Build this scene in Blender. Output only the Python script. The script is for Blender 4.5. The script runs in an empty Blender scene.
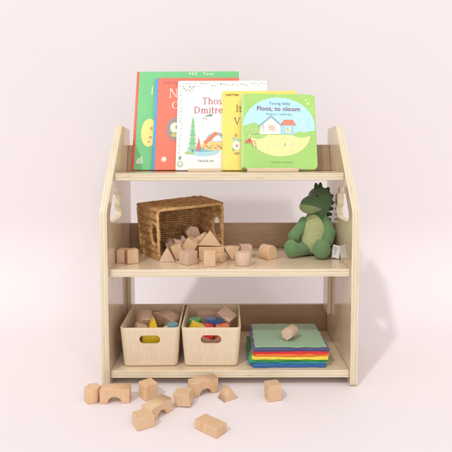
import bpy, bmesh, math, random
import numpy as np
from mathutils import Vector, Matrix, noise
random.seed(7)
sc = bpy.context.scene
COL = sc.collection
R = math.radians
PI = math.pi

# ------------------------------------------------------------------ materials
MATS = {}
def newmat(name):
    m = bpy.data.materials.new(name); m.use_nodes = True
    nt = m.node_tree; b = nt.nodes['Principled BSDF']
    MATS[name] = m
    return m, nt, b
def N(nt, typ, **kw):
    n = nt.nodes.new(typ)
    for k, v in kw.items():
        if k.startswith('i_'):
            n.inputs[k[2:].replace('_', ' ')].default_value = v
        else: setattr(n, k, v)
    return n
def ramp(nt, stops):
    r = nt.nodes.new('ShaderNodeValToRGB'); e = r.color_ramp.elements
    while len(e) < len(stops): e.new(0.5)
    for el, (p, c) in zip(e, stops): el.position = p; el.color = (*c, 1)
    return r
def coords(nt, scale=(1, 1, 1), rand=False):
    tc = N(nt, 'ShaderNodeTexCoord'); mp = N(nt, 'ShaderNodeMapping')
    nt.links.new(tc.outputs['Object'], mp.inputs['Vector'])
    mp.inputs['Scale'].default_value = scale
    if rand:
        oi = N(nt, 'ShaderNodeObjectInfo'); mu = N(nt, 'ShaderNodeMath', operation='MULTIPLY'); mu.inputs[1].default_value = 37
        nt.links.new(oi.outputs['Random'], mu.inputs[0]); nt.links.new(mu.outputs[0], mp.inputs['Location'])
    return mp
def wood(name, c1, c2, c3, scale, rough=.4, coat=0., bump=.15, rand=False, knots=False):
    m, nt, b = newmat(name); L = nt.links.new
    mp = coords(nt, scale, rand)
    n1 = N(nt, 'ShaderNodeTexNoise', i_Scale=1.0, i_Detail=6.0, i_Roughness=.6, i_Distortion=.6); L(mp.outputs[0], n1.inputs['Vector'])
    r = ramp(nt, [(.3, c1), (.5, c2), (.72, c3)]); L(n1.outputs['Fac'], r.inputs[0])
    out = r.outputs[0]
    mp2 = coords(nt, tuple(s * 5 for s in scale), rand)
    n2 = N(nt, 'ShaderNodeTexNoise', i_Scale=1.0, i_Detail=3.0); L(mp2.outputs[0], n2.inputs['Vector'])
    r2 = ramp(nt, [(.35, (.90, .88, .85)), (.6, (1, 1, 1))]); L(n2.outputs['Fac'], r2.inputs[0])
    mx = N(nt, 'ShaderNodeMix', data_type='RGBA', blend_type='MULTIPLY'); mx.inputs[0].default_value = .8
    L(out, mx.inputs[6]); L(r2.outputs[0], mx.inputs[7]); out = mx.outputs[2]
    if rand:
        oi = N(nt, 'ShaderNodeObjectInfo'); r3 = ramp(nt, [(0, (.84, .76, .70)), (.3, (1, .98, .96)), (.6, (.90, .86, .83)), (1, (1.0, .91, .84))]); L(oi.outputs['Random'], r3.inputs[0])
        mz = N(nt, 'ShaderNodeMix', data_type='RGBA', blend_type='MULTIPLY'); mz.inputs[0].default_value = 1
        L(out, mz.inputs[6]); L(r3.outputs[0], mz.inputs[7]); out = mz.outputs[2]
    L(out, b.inputs['Base Color'])
    b.inputs['Roughness'].default_value = rough
    b.inputs['Coat Weight'].default_value = coat; b.inputs['Coat Roughness'].default_value = .12
    bp = N(nt, 'ShaderNodeBump', i_Strength=bump, i_Distance=.0006); L(n2.outputs['Fac'], bp.inputs['Height']); L(bp.outputs[0], b.inputs['Normal'])
    return m
def ply(name, axis, light, dark, freq=2 * PI / .0052):
    """end face of plywood: thin layers across the thickness axis"""
    m, nt, b = newmat(name); L = nt.links.new
    tc = N(nt, 'ShaderNodeTexCoord'); sp = N(nt, 'ShaderNodeSeparateXYZ'); L(tc.outputs['Object'], sp.inputs[0])
    nz = N(nt, 'ShaderNodeTexNoise', i_Scale=9.0, i_Detail=4.0); L(tc.outputs['Object'], nz.inputs['Vector'])
    mu = N(nt, 'ShaderNodeMath', operation='MULTIPLY'); mu.inputs[1].default_value = freq; L(sp.outputs['XYZ'.index(axis)], mu.inputs[0])
    m2 = N(nt, 'ShaderNodeMath', operation='MULTIPLY_ADD'); m2.inputs[1].default_value = 2.5; L(nz.outputs['Fac'], m2.inputs[0]); L(mu.outputs[0], m2.inputs[2])
    sn = N(nt, 'ShaderNodeMath', operation='SINE'); L(m2.outputs[0], sn.inputs[0])
    r = ramp(nt, [(.25, dark), (.65, light)])
    a = N(nt, 'ShaderNodeMapRange'); a.inputs[1].default_value = -1; L(sn.outputs[0], a.inputs[0]); L(a.outputs[0], r.inputs[0])
    # blotches and the odd knot
    sc_ = {'X': (220, 25, 16), 'Z': (16, 25, 220)}[axis]
    mp = coords(nt, sc_); n3 = N(nt, 'ShaderNodeTexNoise', i_Scale=1.0, i_Detail=5.0, i_Roughness=.7); L(mp.outputs[0], n3.inputs['Vector'])
    r3 = ramp(nt, [(.30, (.62, .48, .36)), (.40, (.93, .9, .86)), (.6, (1, 1, 1))]); L(n3.outputs['Fac'], r3.inputs[0])
    mx = N(nt, 'ShaderNodeMix', data_type='RGBA', blend_type='MULTIPLY'); mx.inputs[0].default_value = .8
    L(r.outputs[0], mx.inputs[6]); L(r3.outputs[0], mx.inputs[7]); L(mx.outputs[2], b.inputs['Base Color'])
    b.inputs['Roughness'].default_value = .45
    return m
def plain(name, c, rough=.5, var=.06, nscale=60, bump=0, coat=0, sheen=0):
    m, nt, b = newmat(name); L = nt.links.new
    mp = coords(nt, (nscale,) * 3)
    n1 = N(nt, 'ShaderNodeTexNoise', i_Scale=1.0, i_Detail=5.0); L(mp.outputs[0], n1.inputs['Vector'])
    lo = tuple(max(0, x * (1 - var)) for x in c); hi = tuple(min(1, x * (1 + var)) for x in c)
    r = ramp(nt, [(.35, lo), (.65, hi)]); L(n1.outputs['Fac'], r.inputs[0]); L(r.outputs[0], b.inputs['Base Color'])
    b.inputs['Roughness'].default_value = rough; b.inputs['Coat Weight'].default_value = coat
    b.inputs['Sheen Weight'].default_value = sheen
    if bump:
        bp = N(nt, 'ShaderNodeBump', i_Strength=bump, i_Distance=.001); L(n1.outputs['Fac'], bp.inputs['Height']); L(bp.outputs[0], b.inputs['Normal'])
    return m
def knit(name, c, scale=2 * PI / .0028, axis='Z', strength=.8, var=.22):
    m, nt, b = newmat(name); L = nt.links.new
    tc = N(nt, 'ShaderNodeTexCoord'); sp = N(nt, 'ShaderNodeSeparateXYZ'); L(tc.outputs['Object'], sp.inputs[0])
    def sine(sock, f):
        mu = N(nt, 'ShaderNodeMath', operation='MULTIPLY'); mu.inputs[1].default_value = f; L(sock, mu.inputs[0])
        s = N(nt, 'ShaderNodeMath', operation='SINE'); L(mu.outputs[0], s.inputs[0]); return s.outputs[0]
    row = sine(sp.outputs['XYZ'.index(axis)], scale)
    col = sine(sp.outputs['X' != axis and 0 or 1], scale * .9)
    pr = N(nt, 'ShaderNodeMath', operation='MULTIPLY_ADD'); L(col, pr.inputs[0]); pr.inputs[1].default_value = .45; L(row, pr.inputs[2])
    nz = N(nt, 'ShaderNodeTexNoise', i_Scale=350.0, i_Detail=3.0); L(tc.outputs['Object'], nz.inputs['Vector'])
    ad = N(nt, 'ShaderNodeMath', operation='ADD'); L(pr.outputs[0], ad.inputs[0]); L(nz.outputs['Fac'], ad.inputs[1])
    mr = N(nt, 'ShaderNodeMapRange'); mr.inputs[1].default_value = -1; mr.inputs[2].default_value = 2; L(ad.outputs[0], mr.inputs[0])
    r = ramp(nt, [(.1, tuple(x * (1 - var) for x in c)), (.8, tuple(min(1, x * (1 + var * .6)) for x in c))]); L(mr.outputs[0], r.inputs[0])
    L(r.outputs[0], b.inputs['Base Color'])
    b.inputs['Roughness'].default_value = .9; b.inputs['Sheen Weight'].default_value = .35; b.inputs['Sheen Roughness'].default_value = .5
    bp = N(nt, 'ShaderNodeBump', i_Strength=strength, i_Distance=.0012); L(mr.outputs[0], bp.inputs['Height']); L(bp.outputs[0], b.inputs['Normal'])
    return m
def wickermat(name, a, bcol, d):
    m, nt, b = newmat(name); L = nt.links.new
    mp = coords(nt, (70, 70, 70)); n1 = N(nt, 'ShaderNodeTexNoise', i_Scale=1.0, i_Detail=6.0, i_Roughness=.7); L(mp.outputs[0], n1.inputs['Vector'])
    r = ramp(nt, [(.3, a), (.5, bcol), (.7, d)]); L(n1.outputs['Fac'], r.inputs[0]); L(r.outputs[0], b.inputs['Base Color'])
    b.inputs['Roughness'].default_value = .48
    n2 = N(nt, 'ShaderNodeTexNoise', i_Scale=500.0, i_Detail=2.0); tc = N(nt, 'ShaderNodeTexCoord'); L(tc.outputs['Object'], n2.inputs['Vector'])
    bp = N(nt, 'ShaderNodeBump', i_Strength=.4, i_Distance=.0006); L(n2.outputs['Fac'], bp.inputs['Height']); L(bp.outputs[0], b.inputs['Normal'])
    return m

BIRCH = ((.68, .535, .36), (.74, .595, .42), (.79, .655, .48))
M_face_side = wood('birch_side', *BIRCH, (60, 14, 5), rough=.3, coat=.9)
M_face_shelf = wood('birch_shelf', *BIRCH, (5, 22, 60), rough=.32, coat=.5)
M_rail_shaded = wood('birch_rail_shaded', (.40, .265, .16), (.45, .30, .185), (.49, .335, .21), (5, 40, 30), rough=.45, coat=.2)  # birch darkened and warmed: shade and bounce light are put into the rail colour
M_ply_x = ply('plywood_edge_side', 'X', (.765, .68, .505), (.70, .605, .43), 2 * PI / .0075)
M_ply_z = ply('plywood_edge_shelf', 'Z', (.765, .68, .51), (.69, .585, .42), 2 * PI / .0075)
M_block = wood('beech_block', (.70, .48, .29), (.76, .54, .34), (.80, .59, .39), (160, 160, 30), rough=.55, bump=.2, rand=True)
M_block_pink = wood('beech_block_pale', (.66, .47, .35), (.72, .53, .40), (.77, .59, .46), (160, 160, 30), rough=.55, bump=.2, rand=True)
M_bin = wood('bin_wood', (.72, .59, .43), (.745, .615, .455), (.77, .64, .48), (90, 90, 6), rough=.45, bump=.15)
M_wick = wickermat('wicker_honey', (.27, .125, .042), (.48, .26, .095), (.70, .44, .19))
M_wick2 = wickermat('wicker_rim', (.42, .22, .07), (.60, .36, .14), (.74, .49, .23))
M_back = plain('pink_backdrop', (.795, .735, .748), rough=.9, var=.008, nscale=2)

# ------------------------------------------------------------------ helpers
def tag(o, label=None, cat=None, group=None, kind=None):
    if label: o['label'] = label
    if cat: o['category'] = cat
    if group: o['group'] = group
    if kind: o['kind'] = kind
    return o
def empty(name, loc, rot=(0, 0, 0)):
    o = bpy.data.objects.new(name, None); COL.objects.link(o); o.location = loc; o.rotation_euler = rot; o.empty_display_size = .02
    return o
def mesh(verts, faces, mats=(), idx=None, smooth=False):
    me = bpy.data.meshes.new('m'); me.from_pydata([tuple(v) for v in verts], [], faces)
    for m in mats: me.materials.append(m)
    if idx is not None:
        for p, i in zip(me.polygons, idx): p.material_index = i
    if smooth:
        for p in me.polygons: p.use_smooth = True
    me.update(); return me
def link(name, me, parent=None, loc=(0, 0, 0), rot=(0, 0, 0)):
    me.name = name
    o = bpy.data.objects.new(name, me); COL.objects.link(o); o.location = loc; o.rotation_euler = rot
    if parent: o.parent = parent
    return o
def evaluated_mesh(o):
    bpy.context.view_layer.update()
    dg = bpy.context.evaluated_depsgraph_get()
    me = bpy.data.meshes.new_from_object(o.evaluated_get(dg), depsgraph=dg)
    return me
def extr(loops, depth, bevel=0., res=2):
    """filled 2-D outline (first loop) with holes, XY plane, thickness depth along Z, centred, small round bevel"""
    cu = bpy.data.curves.new('c', 'CURVE'); cu.dimensions = '2D'; cu.fill_mode = 'BOTH'
    for lp in loops:
        s = cu.splines.new('POLY'); s.points.add(len(lp) - 1)
        for p, (x, y) in zip(s.points, lp): p.co = (x, y, 0, 1)
        s.use_cyclic_u = True
    cu.extrude = depth / 2 - bevel; cu.bevel_depth = bevel; cu.bevel_resolution = res; cu.offset = -bevel
    o = bpy.data.objects.new('tmp', cu); COL.objects.link(o)
    me = evaluated_mesh(o); bpy.data.objects.remove(o); bpy.data.curves.remove(cu)
    return me
def setmats(me, mats, fn=None):
    me.materials.clear()
    for m in mats: me.materials.append(m)
    for p in me.polygons:
        p.material_index = fn(p) if fn else 0
    return me
def rounded(w, h, r, n=5, cx=0, cy=0):
    pts = []
    for (sx, sy, a0) in ((1, 1, 0), (-1, 1, 90), (-1, -1, 180), (1, -1, 270)):
        for k in range(n + 1):
            a = R(a0 + 90 * k / n); pts.append((cx + sx * (w / 2 - r) + r * math.cos(a), cy + sy * (h / 2 - r) + r * math.sin(a)))
    return pts
def boxmesh(sx, sy, sz, bev=.001, seg=2, centre=(0, 0, 0)):
    bm = bmesh.new(); bmesh.ops.create_cube(bm, size=1, matrix=Matrix.Translation(centre) @ Matrix.Diagonal((sx, sy, sz, 1)))
    if bev: bmesh.ops.bevel(bm, geom=bm.edges[:], offset=bev, segments=seg, affect='EDGES', profile=.5)
    me = bpy.data.meshes.new('b'); bm.to_mesh(me); bm.free(); return me
def tube(path, r, n=6, closed=False):
    """returns verts, faces of a tube round a path"""
    P = [Vector(p) for p in path]; V = []; F = []; m = len(P)
    up = None
    for i, p in enumerate(P):
        a = P[(i - 1) % m] if (closed or i > 0) else p; b = P[(i + 1) % m] if (closed or i < m - 1) else p
        t = (b - a).normalized()
        if up is None: up = t.orthogonal().normalized()
        up = (up - t * up.dot(t)).normalized(); s = t.cross(up)
        rr = r[i] if isinstance(r, (list, tuple)) else r
        for k in range(n):
            an = 2 * PI * k / n; V.append(p + (up * math.cos(an) + s * math.sin(an)) * rr)
    for i in range(m if closed else m - 1):
        j = (i + 1) % m
        for k in range(n):
            k2 = (k + 1) % n; F.append((i * n + k, i * n + k2, j * n + k2, j * n + k))
    if not closed:
        F.append(tuple(range(n))[::-1]); F.append(tuple((m - 1) * n + k for k in range(n)))
    return V, F
class MB:
    def __init__(s): s.v = []; s.f = []; s.i = []
    def add(s, v, f, mi=0):
        o = len(s.v); s.v += [tuple(x) for x in v]; s.f += [tuple(o + a for a in t) for t in f]; s.i += [mi] * len(f)
    def addmesh(s, me, M=Matrix(), mi=0):
        s.add([M @ v.co for v in me.vertices], [tuple(p.vertices) for p in me.polygons], mi)
    def mesh(s, mats, smooth=True): return mesh(s.v, s.f, mats, s.i, smooth)

# ------------------------------------------------------------------ backdrop: one seamless paper sweep
YW, RW = .68, .32
prof = [(-3.2, 0), (-1, 0), (0, 0), (YW - RW, 0)]
for k in range(1, 17):
    a = R(90 * k / 16); prof.append((YW - RW + RW * math.sin(a), RW - RW * math.cos(a)))
prof += [(YW, 1.0), (YW, 2.6)]
V = []; F = []
xs = [-3.2, -1.5, -.5, .5, 1.5, 3.2]
for (y, z) in prof:
    for x in xs: V.append((x, y, z))
nx = len(xs)
for i in range(len(prof) - 1):
    for j in range(nx - 1): F.append((i * nx + j, i * nx + j + 1, (i + 1) * nx + j + 1, (i + 1) * nx + j))
bd = link('backdrop', mesh(V, F, [M_back], smooth=True)); tag(bd, 'seamless pale pink studio paper floor curving up into the wall', kind='structure')

# ------------------------------------------------------------------ shelf
T = .0185; W = .31; XI = W - T
shelf = empty('toy_shelf', (0, .15, 0))
tag(shelf, 'birch plywood open shelf with three tiers and slanted sides', 'shelf')
SI = Matrix.Translation((0, -.15, 0))
def swrap(name, me, M, mats, fn):
    me.transform(SI @ M); me.update(); setmats(me, mats, fn)
    return link(name, me, shelf)
side = [(.012, 0), (.004, .003), (0, .012), (0, .424), (.002, .432), (.188, .640), (.194, .6435), (.290, .639), (.298, .636), (.30, .628), (.30, .010), (.296, .002), (.288, 0)]
hole = [(.040, .402), (.060, .397), (.150, .397), (.168, .402), (.173, .414), (.168, .424), (.157, .428), (.158, .440), (.163, .452), (.156, .462), (.143, .463),
        (.133, .462), (.130, .472), (.122, .481), (.108, .485), (.094, .484), (.085, .478), (.075, .470), (.060, .452), (.045, .432), (.036, .418), (.036, .408)]
# shape plane (y,z) -> world: local x->y, local y->z, local z->x
Msw = Matrix(((0, 0, 1, 0), (1, 0, 0, 0), (0, 1, 0, 0), (0, 0, 0, 1)))
for s in (-1, 1):
    me = extr([side, hole], T, .0014)
    swrap('side_panel', me, Matrix.Translation((s * (W - T / 2), 0, 0)) @ Msw, [M_face_side, M_ply_x], lambda p: 0 if abs(p.normal.x) > .8 else 1)
def shelfboard(y0, y1, ztop):
    me = boxmesh(2 * XI - .0006, y1 - y0, T, .0014, 2, (0, (y0 + y1) / 2, ztop - T / 2))
    swrap('shelf_board', me, Matrix(), [M_face_shelf, M_ply_z], lambda p: 0 if abs(p.normal.z) > .8 else 1)
Z1, Z2, Z3 = .039, .288, .5175
shelfboard(.009, .2815, Z1); shelfboard(.014, .2815, Z2); shelfboard(.086, .2615, Z3)
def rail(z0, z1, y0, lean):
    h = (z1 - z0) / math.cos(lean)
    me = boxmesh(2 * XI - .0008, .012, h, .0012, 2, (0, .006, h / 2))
    swrap('back_rail', me, Matrix.Translation((0, y0, z0)) @ Matrix.Rotation(-lean, 4, 'X'), [M_rail_shaded, M_rail_shaded], None)
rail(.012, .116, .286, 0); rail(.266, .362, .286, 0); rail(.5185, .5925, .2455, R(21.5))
for s in (-1, 1):     # upright battens behind the middle of each side
    me = boxmesh(.011, .06, .268 - .108, .001, 2, (s * (XI - .0058), .262 - .0105, (.268 + .108) / 2))
    swrap('batten', me, Matrix(), [M_face_side, M_ply_x], None)
# book stops on the top board
def stop(x0, x1, y, h, d=.008):
    me = boxmesh(x1 - x0, d, h, .0018, 3, ((x0 + x1) / 2, y, Z3 + h / 2 + .0003))
    swrap('book_stop', me, Matrix(), [M_face_shelf], None)
stop(.0485, .1865, .160, .0105); stop(-.112, -.019, .196, .0085, .005)

# ------------------------------------------------------------------ books
A = R(21.5)
class Art:
    """flat printed shapes on a cover: local x across, z up; layers 0.12 mm apart"""
    def __init__(s): s.mb = MB(); s.mats = []
    def mi(s, c):
        key = 'ink_%02x%02x%02x' % tuple(int(255 * x) for x in c)
        m = MATS.get(key) or plain(key, c, .4, .04, 90)
        if m not in s.mats: s.mats.append(m)
        return s.mats.index(m)
    def poly(s, pts, c, layer):
        y = -.0003 - .00012 * layer
        s.mb.add([(x, y, z) for x, z in pts], [tuple(range(len(pts)))], s.mi(c))
    def ell(s, x, z, rx, rz, c, layer, n=28, a0=0, a1=360):
        s.poly([(x + rx * math.cos(R(a0 + (a1 - a0) * k / n)), z + rz * math.sin(R(a0 + (a1 - a0) * k / n))) for k in range(n + (0 if a1 - a0 == 360 else 1))], c, layer)
    def rect(s, x0, z0, x1, z1, c, layer): s.poly([(x0, z0), (x1, z0), (x1, z1), (x0, z1)], c, layer)
    def link(s, name, parent, dx):
        me = s.mb.mesh(s.mats, False); bm = bmesh.new(); bm.from_mesh(me)
        bmesh.ops.triangulate(bm, faces=[f for f in bm.faces if len(f.verts) > 4]); bm.to_mesh(me); bm.free()
        me.transform(Matrix.Translation((-dx, 0, 0))); return link(name, me, parent)
def lettering(name, lines, col, parent, dx, layer=8, bold=.0):
    """lines: (text, x, z, size, align)"""
    mb = MB()
    for (t, x, z, size, al) in lines:
        cu = bpy.data.curves.new('t', 'FONT'); cu.body = t; cu.size = size; cu.align_x = al; cu.offset = bold; cu.space_character = 1.03
        o = bpy.data.objects.new('t', cu); COL.objects.link(o); me = evaluated_mesh(o); bpy.data.objects.remove(o)
        mb.addmesh(me, Matrix.Translation((x - dx, -.0003 - .00012 * layer, z)) @ Matrix.Rotation(PI / 2, 4, 'X'))
    key = 'letters_%02x%02x%02x' % tuple(int(255 * c) for c in col)
    return link(name, mb.mesh([MATS.get(key) or plain(key, col, .45, .03)], False), parent)
def serif(text, x, z, H, col, parent, dx, name='title'):
    """old style lettering drawn as strokes: thick stems, thin serifs, modelled bowls; H = cap height"""
    a = Art(); lay = [6.]
    def quad(pts):
        lay[0] += .05; a.poly([(x + px * H, z + pz * H) for px, pz in pts], col, lay[0])
    def rect(x0, z0, x1, z1): quad([(x0, z0), (x1, z0), (x1, z1), (x0, z1)])
    def stem(c, z0, z1, top=1, bot=1, w=.115):
        rect(c - w / 2, z0, c + w / 2, z1)
        if bot: rect(c - .15, z0, c + .15, z0 + .045)
        if top == 1: rect(c - .15, z1 - .045, c + .15, z1)
        if top == 2: quad([(c - .15, z1 - .10), (c, z1 - .10), (c, z1), (c - .05, z1)])
    def ring(cx, cz, rx, rz, tx, tz, a0, a1, n=20):
        lay[0] += .05
        for k in range(n):
            q = []
            for (t, o) in ((k, 0), (k + 1, 0), (k + 1, 1), (k, 1)):
                an = R(a0 + (a1 - a0) * t / n); q.append((x + (cx + (rx - o * tx) * math.cos(an)) * H, z + (cz + (rz - o * tz) * math.sin(an)) * H))
            a.poly(q, col, lay[0])
    for ch in text:
        if ch == 'T': stem(.38, 0, 1, 0); rect(.02, .945, .74, 1); rect(.02, .80, .06, 1); rect(.70, .80, .74, 1); adv = .80
        elif ch == 'h': stem(.17, 0, 1, 2); ring(.36, .40, .19 + .057, .27, .115, .07, 0, 170); stem(.55, 0, .42, 0); adv = .76
        elif ch == 'o': ring(.31, .33, .29, .35, .115, .05, 0, 360, 30); adv = .66
        elif ch == 's': ring(.22, .51, .18, .17, .08, .05, 20, 265); ring(.22, .17, .20, .19, .09, .05, -160, 85); adv = .50
        elif ch == 'D': stem(.19, 0, 1); ring(.24, .5, .60, .5, .13, .05, -90, 90, 28); adv = .94
        elif ch == 'm':
            stem(.17, 0, .67, 2); ring(.34, .40, .18 + .057, .27, .115, .07, 0, 170); stem(.52, 0, .42, 0); ring(.69, .40, .18 + .057, .27, .115, .07, 0, 170); stem(.87, 0, .42, 0); adv = 1.08
        elif ch == 'i': stem(.17, 0, .67, 2); ring(.16, .86, .075, .075, .07, .07, 0, 360, 12); adv = .36
        elif ch == 't': stem(.17, 0, .86, 0, 0); rect(.03, .61, .38, .665); ring(.28, .12, .17, .13, .11, .06, 180, 330, 10); adv = .44
        elif ch == 'r': stem(.17, 0, .67, 2); ring(.34, .42, .17, .25, .07, .10, 40, 160, 10); adv = .52
        elif ch == 'e': ring(.29, .33, .27, .35, .115, .05, 0, 320, 26); rect(.10, .33, .54, .38); adv = .6
        elif ch == 'I': stem(.18, 0, 1); adv = .38
        elif ch == 'V': quad([(.06, 1), (.20, 1), (.46, .06), (.40, 0)]); quad([(.70, 1), (.76, 1), (.46, 0), (.40, 0)]); rect(-.02, .955, .28, 1); rect(.58, .955, .86, 1); adv = .86
        elif ch == 'N': stem(.17, 0, 1, 1, 1, .06); stem(.80, 0, 1, 1, 0, .06); quad([(.12, 1), (.27, 1), (.83, 0), (.76, 0)]); adv = .95
        elif ch == 'C': ring(.45, .5, .43, .51, .14, .05, 42, 318, 28); rect(.745, .68, .785, .96); adv = .85
        x += adv * H
    return a.link(name, parent, dx)
paper = plain('page_paper', (.82, .79, .72), .8, .05, 200)
def book(x0, x1, h, yb, thk, cover, spine, label, group=None, cr=.003, spw=.009, roll=0, board=False, name='picture_book'):
    """x0..x1 width, yb = y of the front cover at the shelf, leaning back by A"""
    w = x1 - x0; dx = (x0 + x1) / 2
    root = empty(name, (dx, yb + thk * 0, Z3 + .0006 + thk * math.sin(A) + abs(math.sin(roll)) * w / 2), (-A, roll, 0)); root.rotation_mode = 'XYZ'
    tag(root, label, 'book', 'books leaning on the top tier')
    def slab(nm, ya, yb_, a, b, z0, z1, m, r, bev=.0004, par=root):
        me = extr([rounded(b - a, z1 - z0, r, 5, (a + b) / 2, (z0 + z1) / 2)], yb_ - ya, bev, 1)
        me.transform(Matrix.Translation((0, (ya + yb_) / 2, 0)) @ Matrix.Rotation(PI / 2, 4, 'X')); setmats(me, [m]); return link(nm, me, par)
    c = .0016
    slab('front_cover', 0, c, -w / 2 + spw * .6, w / 2, 0, h, cover, cr)
    slab('back_cover', thk - c, thk, -w / 2 + spw * .6, w / 2, 0, h, cover, cr)
    slab('pages', c + .0001, thk - c - .0001, -w / 2 + .004, w / 2 - (.0008 if board else .004), (.0008 if board else .003), h - (.0008 if board else .003), paper, cr)
    # spine: rounded strip, front visible
    me = boxmesh(spw, thk + .0006, h, .0022, 3, (-w / 2 + spw / 2, thk / 2, h / 2)); setmats(me, [spine])
    for p in me.polygons: p.use_smooth = True
    link('spine', me, root)
    return root, dx
green_c = plain('cover_green', (.16, .57, .21), .35, .04, 20, coat=.3)
red_c = plain('cover_red', (.80, .17, .095), .35, .04, 20, coat=.3)
red_sp = plain('spine_red', (.74, .13, .075), .4, .05)
blue_sp = plain('spine_blue', (.09, .36, .70), .4, .05)
white_c = plain('cover_white', (.86, .86, .84), .35, .02, 20, coat=.3)
yel_c = plain('cover_yellow', (.88, .72, .15), .35, .04, 20, coat=.3)
lime_c = plain('cover_lime', (.38, .66, .16), .3, .05, 15, coat=.4)
lime_sp = plain('spine_lime', (.46, .72, .28), .35, .04)
WHT = (.88, .87, .83)
# 1 green book, furthest back
b, dx = book(-.278, .032, .317, .243, .0095, green_c, red_sp, 'tall green picture book with red spine, rearmost on the top tier')
a = Art()
a.ell(-.2322, .1149, .0238, .0445, (.86, .78, .24), 1); a.ell(-.226, .128, .004, .006, (.62, .33, .16), 2); a.ell(-.228, .100, .005, .004, (.60, .35, .14), 2); a.ell(-.232, .086, .004, .003, (.60, .35, .14), 2)
a.link('cover_picture', b, dx); a = Art()
a.ell(-.2555, .028, .0085, .008, (.62, .80, .60), 1); a.rect(-.2655, .018, -.246, .027, (.62, .80, .60), 2); a.ell(-.252, .036, .004, .004, (.62, .80, .60), 3)
a.link('emblem', b, dx)
serif('I', -.2335, .238, .026, WHT, b, dx)
lettering('title', [('Hill', -.12, .3025, .018, 'LEFT')], WHT, b, dx); lettering('title', [('Time', -.078, .3025, .016, 'LEFT')], WHT, b, dx)
# 2 red book
b, dx = book(-.2185, .032, .293, .2305, .0095, red_c, blue_sp, 'red picture book with blue spine behind the white book', spw=.0095)
a = Art()
a.ell(-.153, .126, .027, .037, (.36, .26, .29), 1); a.ell(-.152, .124, .021, .029, (.28, .34, .20), 2); a.ell(-.157, .130, .013, .016, (.83, .80, .66), 3); a.ell(-.152, .106, .014, .006, (.65, .52, .18), 4)
a.ell(-.150, .131, .004, .006, (.2, .18, .16), 5)
a.link('cover_picture', b, dx); a = Art()
a.ell(-.1845, .032, .0075, .0085, (.86, .62, .50), 1); a.ell(-.1845, .032, .004, .005, (.88, .82, .66), 2)
a.link('emblem', b, dx)
lettering('byline', [('HAM AND', -.196, .2735, .0105, 'LEFT')], (.50, .16, .20), b, dx)
serif('N', -.177, .2265, .029, WHT, b, dx); serif('C', -.1665, .190, .023, WHT, b, dx)
# 3 white book
b, dx = book(-.150, .114, .281, .2185, .0095, white_c, white_c, 'white picture book with a pine tree and red roofed house', spw=.006, cr=.006)
a = Art(); rnd = random.Random(3)
gr1, gr2, pk = (.22, .50, .22), (.42, .50, .36), (.70, .45, .42)
for k in range(30):      # leafy border
    x = -.142 + .248 * k / 29; z = .268 + rnd.uniform(-.006, .006); c = rnd.choice([gr1, gr2, gr2, (.62, .60, .40), pk, (.35, .40, .36)])
    a.ell(x, z, rnd.uniform(.0014, .0036), rnd.uniform(.0012, .0028), c, 1 + k % 3, 9)
for k in range(22):
    z = .030 + .225 * k / 21; x = -.1385 + rnd.uniform(-.004, .004); c = rnd.choice([gr2, gr2, (.45, .50, .42), pk, (.60, .64, .56)])
    a.ell(x, z, rnd.uniform(.0012, .0026), rnd.uniform(.0012, .0032), c, 1 + k % 3, 9)
for k in range(12):
    a.ell(-.125 + rnd.uniform(-.01, .03), .255 + rnd.uniform(-.008, .008), .0025, .0018, rnd.choice([gr1, gr2, (.6, .62, .4)]), 4, 9)
a.ell(-.137, .0175, .0085, .0095, (.50, .58, .42), 4); a.ell(-.137, .0175, .005, .006, (.72, .76, .64), 5); a.ell(-.138, .036, .004, .005, (.25, .33, .22), 4)
a.ell(-.072, .0575, .046, .0165, (.42, .68, .74), 1); a.ell(-.075, .061, .036, .0075, (.22, .50, .60), 2)      # lake
a.ell(-.111, .0515, .014, .005, (.40, .60, .24), 3)                                                             # bank
a.rect(-.1045, .052, -.1015, .135, (.30, .22, .12), 3)
for k in range(7):       # pine
    z = .063 + k * .0135; wv = .0135 - k * .0015
    a.poly([(-.103 - wv, z), (-.103 + wv, z), (-.103, z + .022)], (.22, .56, .25) if k % 2 else (.30, .62, .28), 4 + k % 2)
a.poly([(-.092, .064), (-.079, .064), (-.0855, .100)], (.78, .20, .14), 5); a.poly([(-.0925, .058), (-.078, .058), (-.0855, .08)], (.72, .18, .14), 6)
a.ell(-.045, .072, .034, .014, (.80, .62, .22), 3)
a.ell(-.0365, .085, .030, .030, (.40, .56, .66), 4, 24, 0, 180); a.ell(-.032, .086, .014, .017, (.78, .85, .88), 5, 20, 0, 180)
a.poly([(-.073, .084), (-.066, .076), (-.030, .110), (-.040, .1155)], (.82, .22, .12), 6)
a.poly([(-.040, .1155), (-.030, .110), (-.018, .102), (-.020, .107)], (.82, .22, .12), 6)
for k in range(16):
    a.ell(-.072 + k * .0036, .069 + rnd.uniform(-.004, .006), .0022, .003, rnd.choice([(.80, .30, .12), (.85, .62, .16), (.30, .52, .22), (.75, .2, .16)]), 7, 9)
a.ell(-.062, .166, .006, .003, gr1, 1, 12); a.ell(-.053, .168, .007, .0032, (.16, .28, .18), 2, 12); a.ell(-.072, .158, .006, .0016, gr2, 1, 12); a.ell(-.064, .156, .003, .002, pk, 2, 10)
a.link('cover_picture', b, dx)
serif('Thos', -.0775, .2035, .0215, (.52, .13, .16), b, dx); serif('Dmitre', -.1015, .1745, .0215, (.52, .13, .16), b, dx)
lettering('byline', [('TRACIE HA', -.088, .0235, .009, 'LEFT')], (.25, .22, .22), b, dx)
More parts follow.
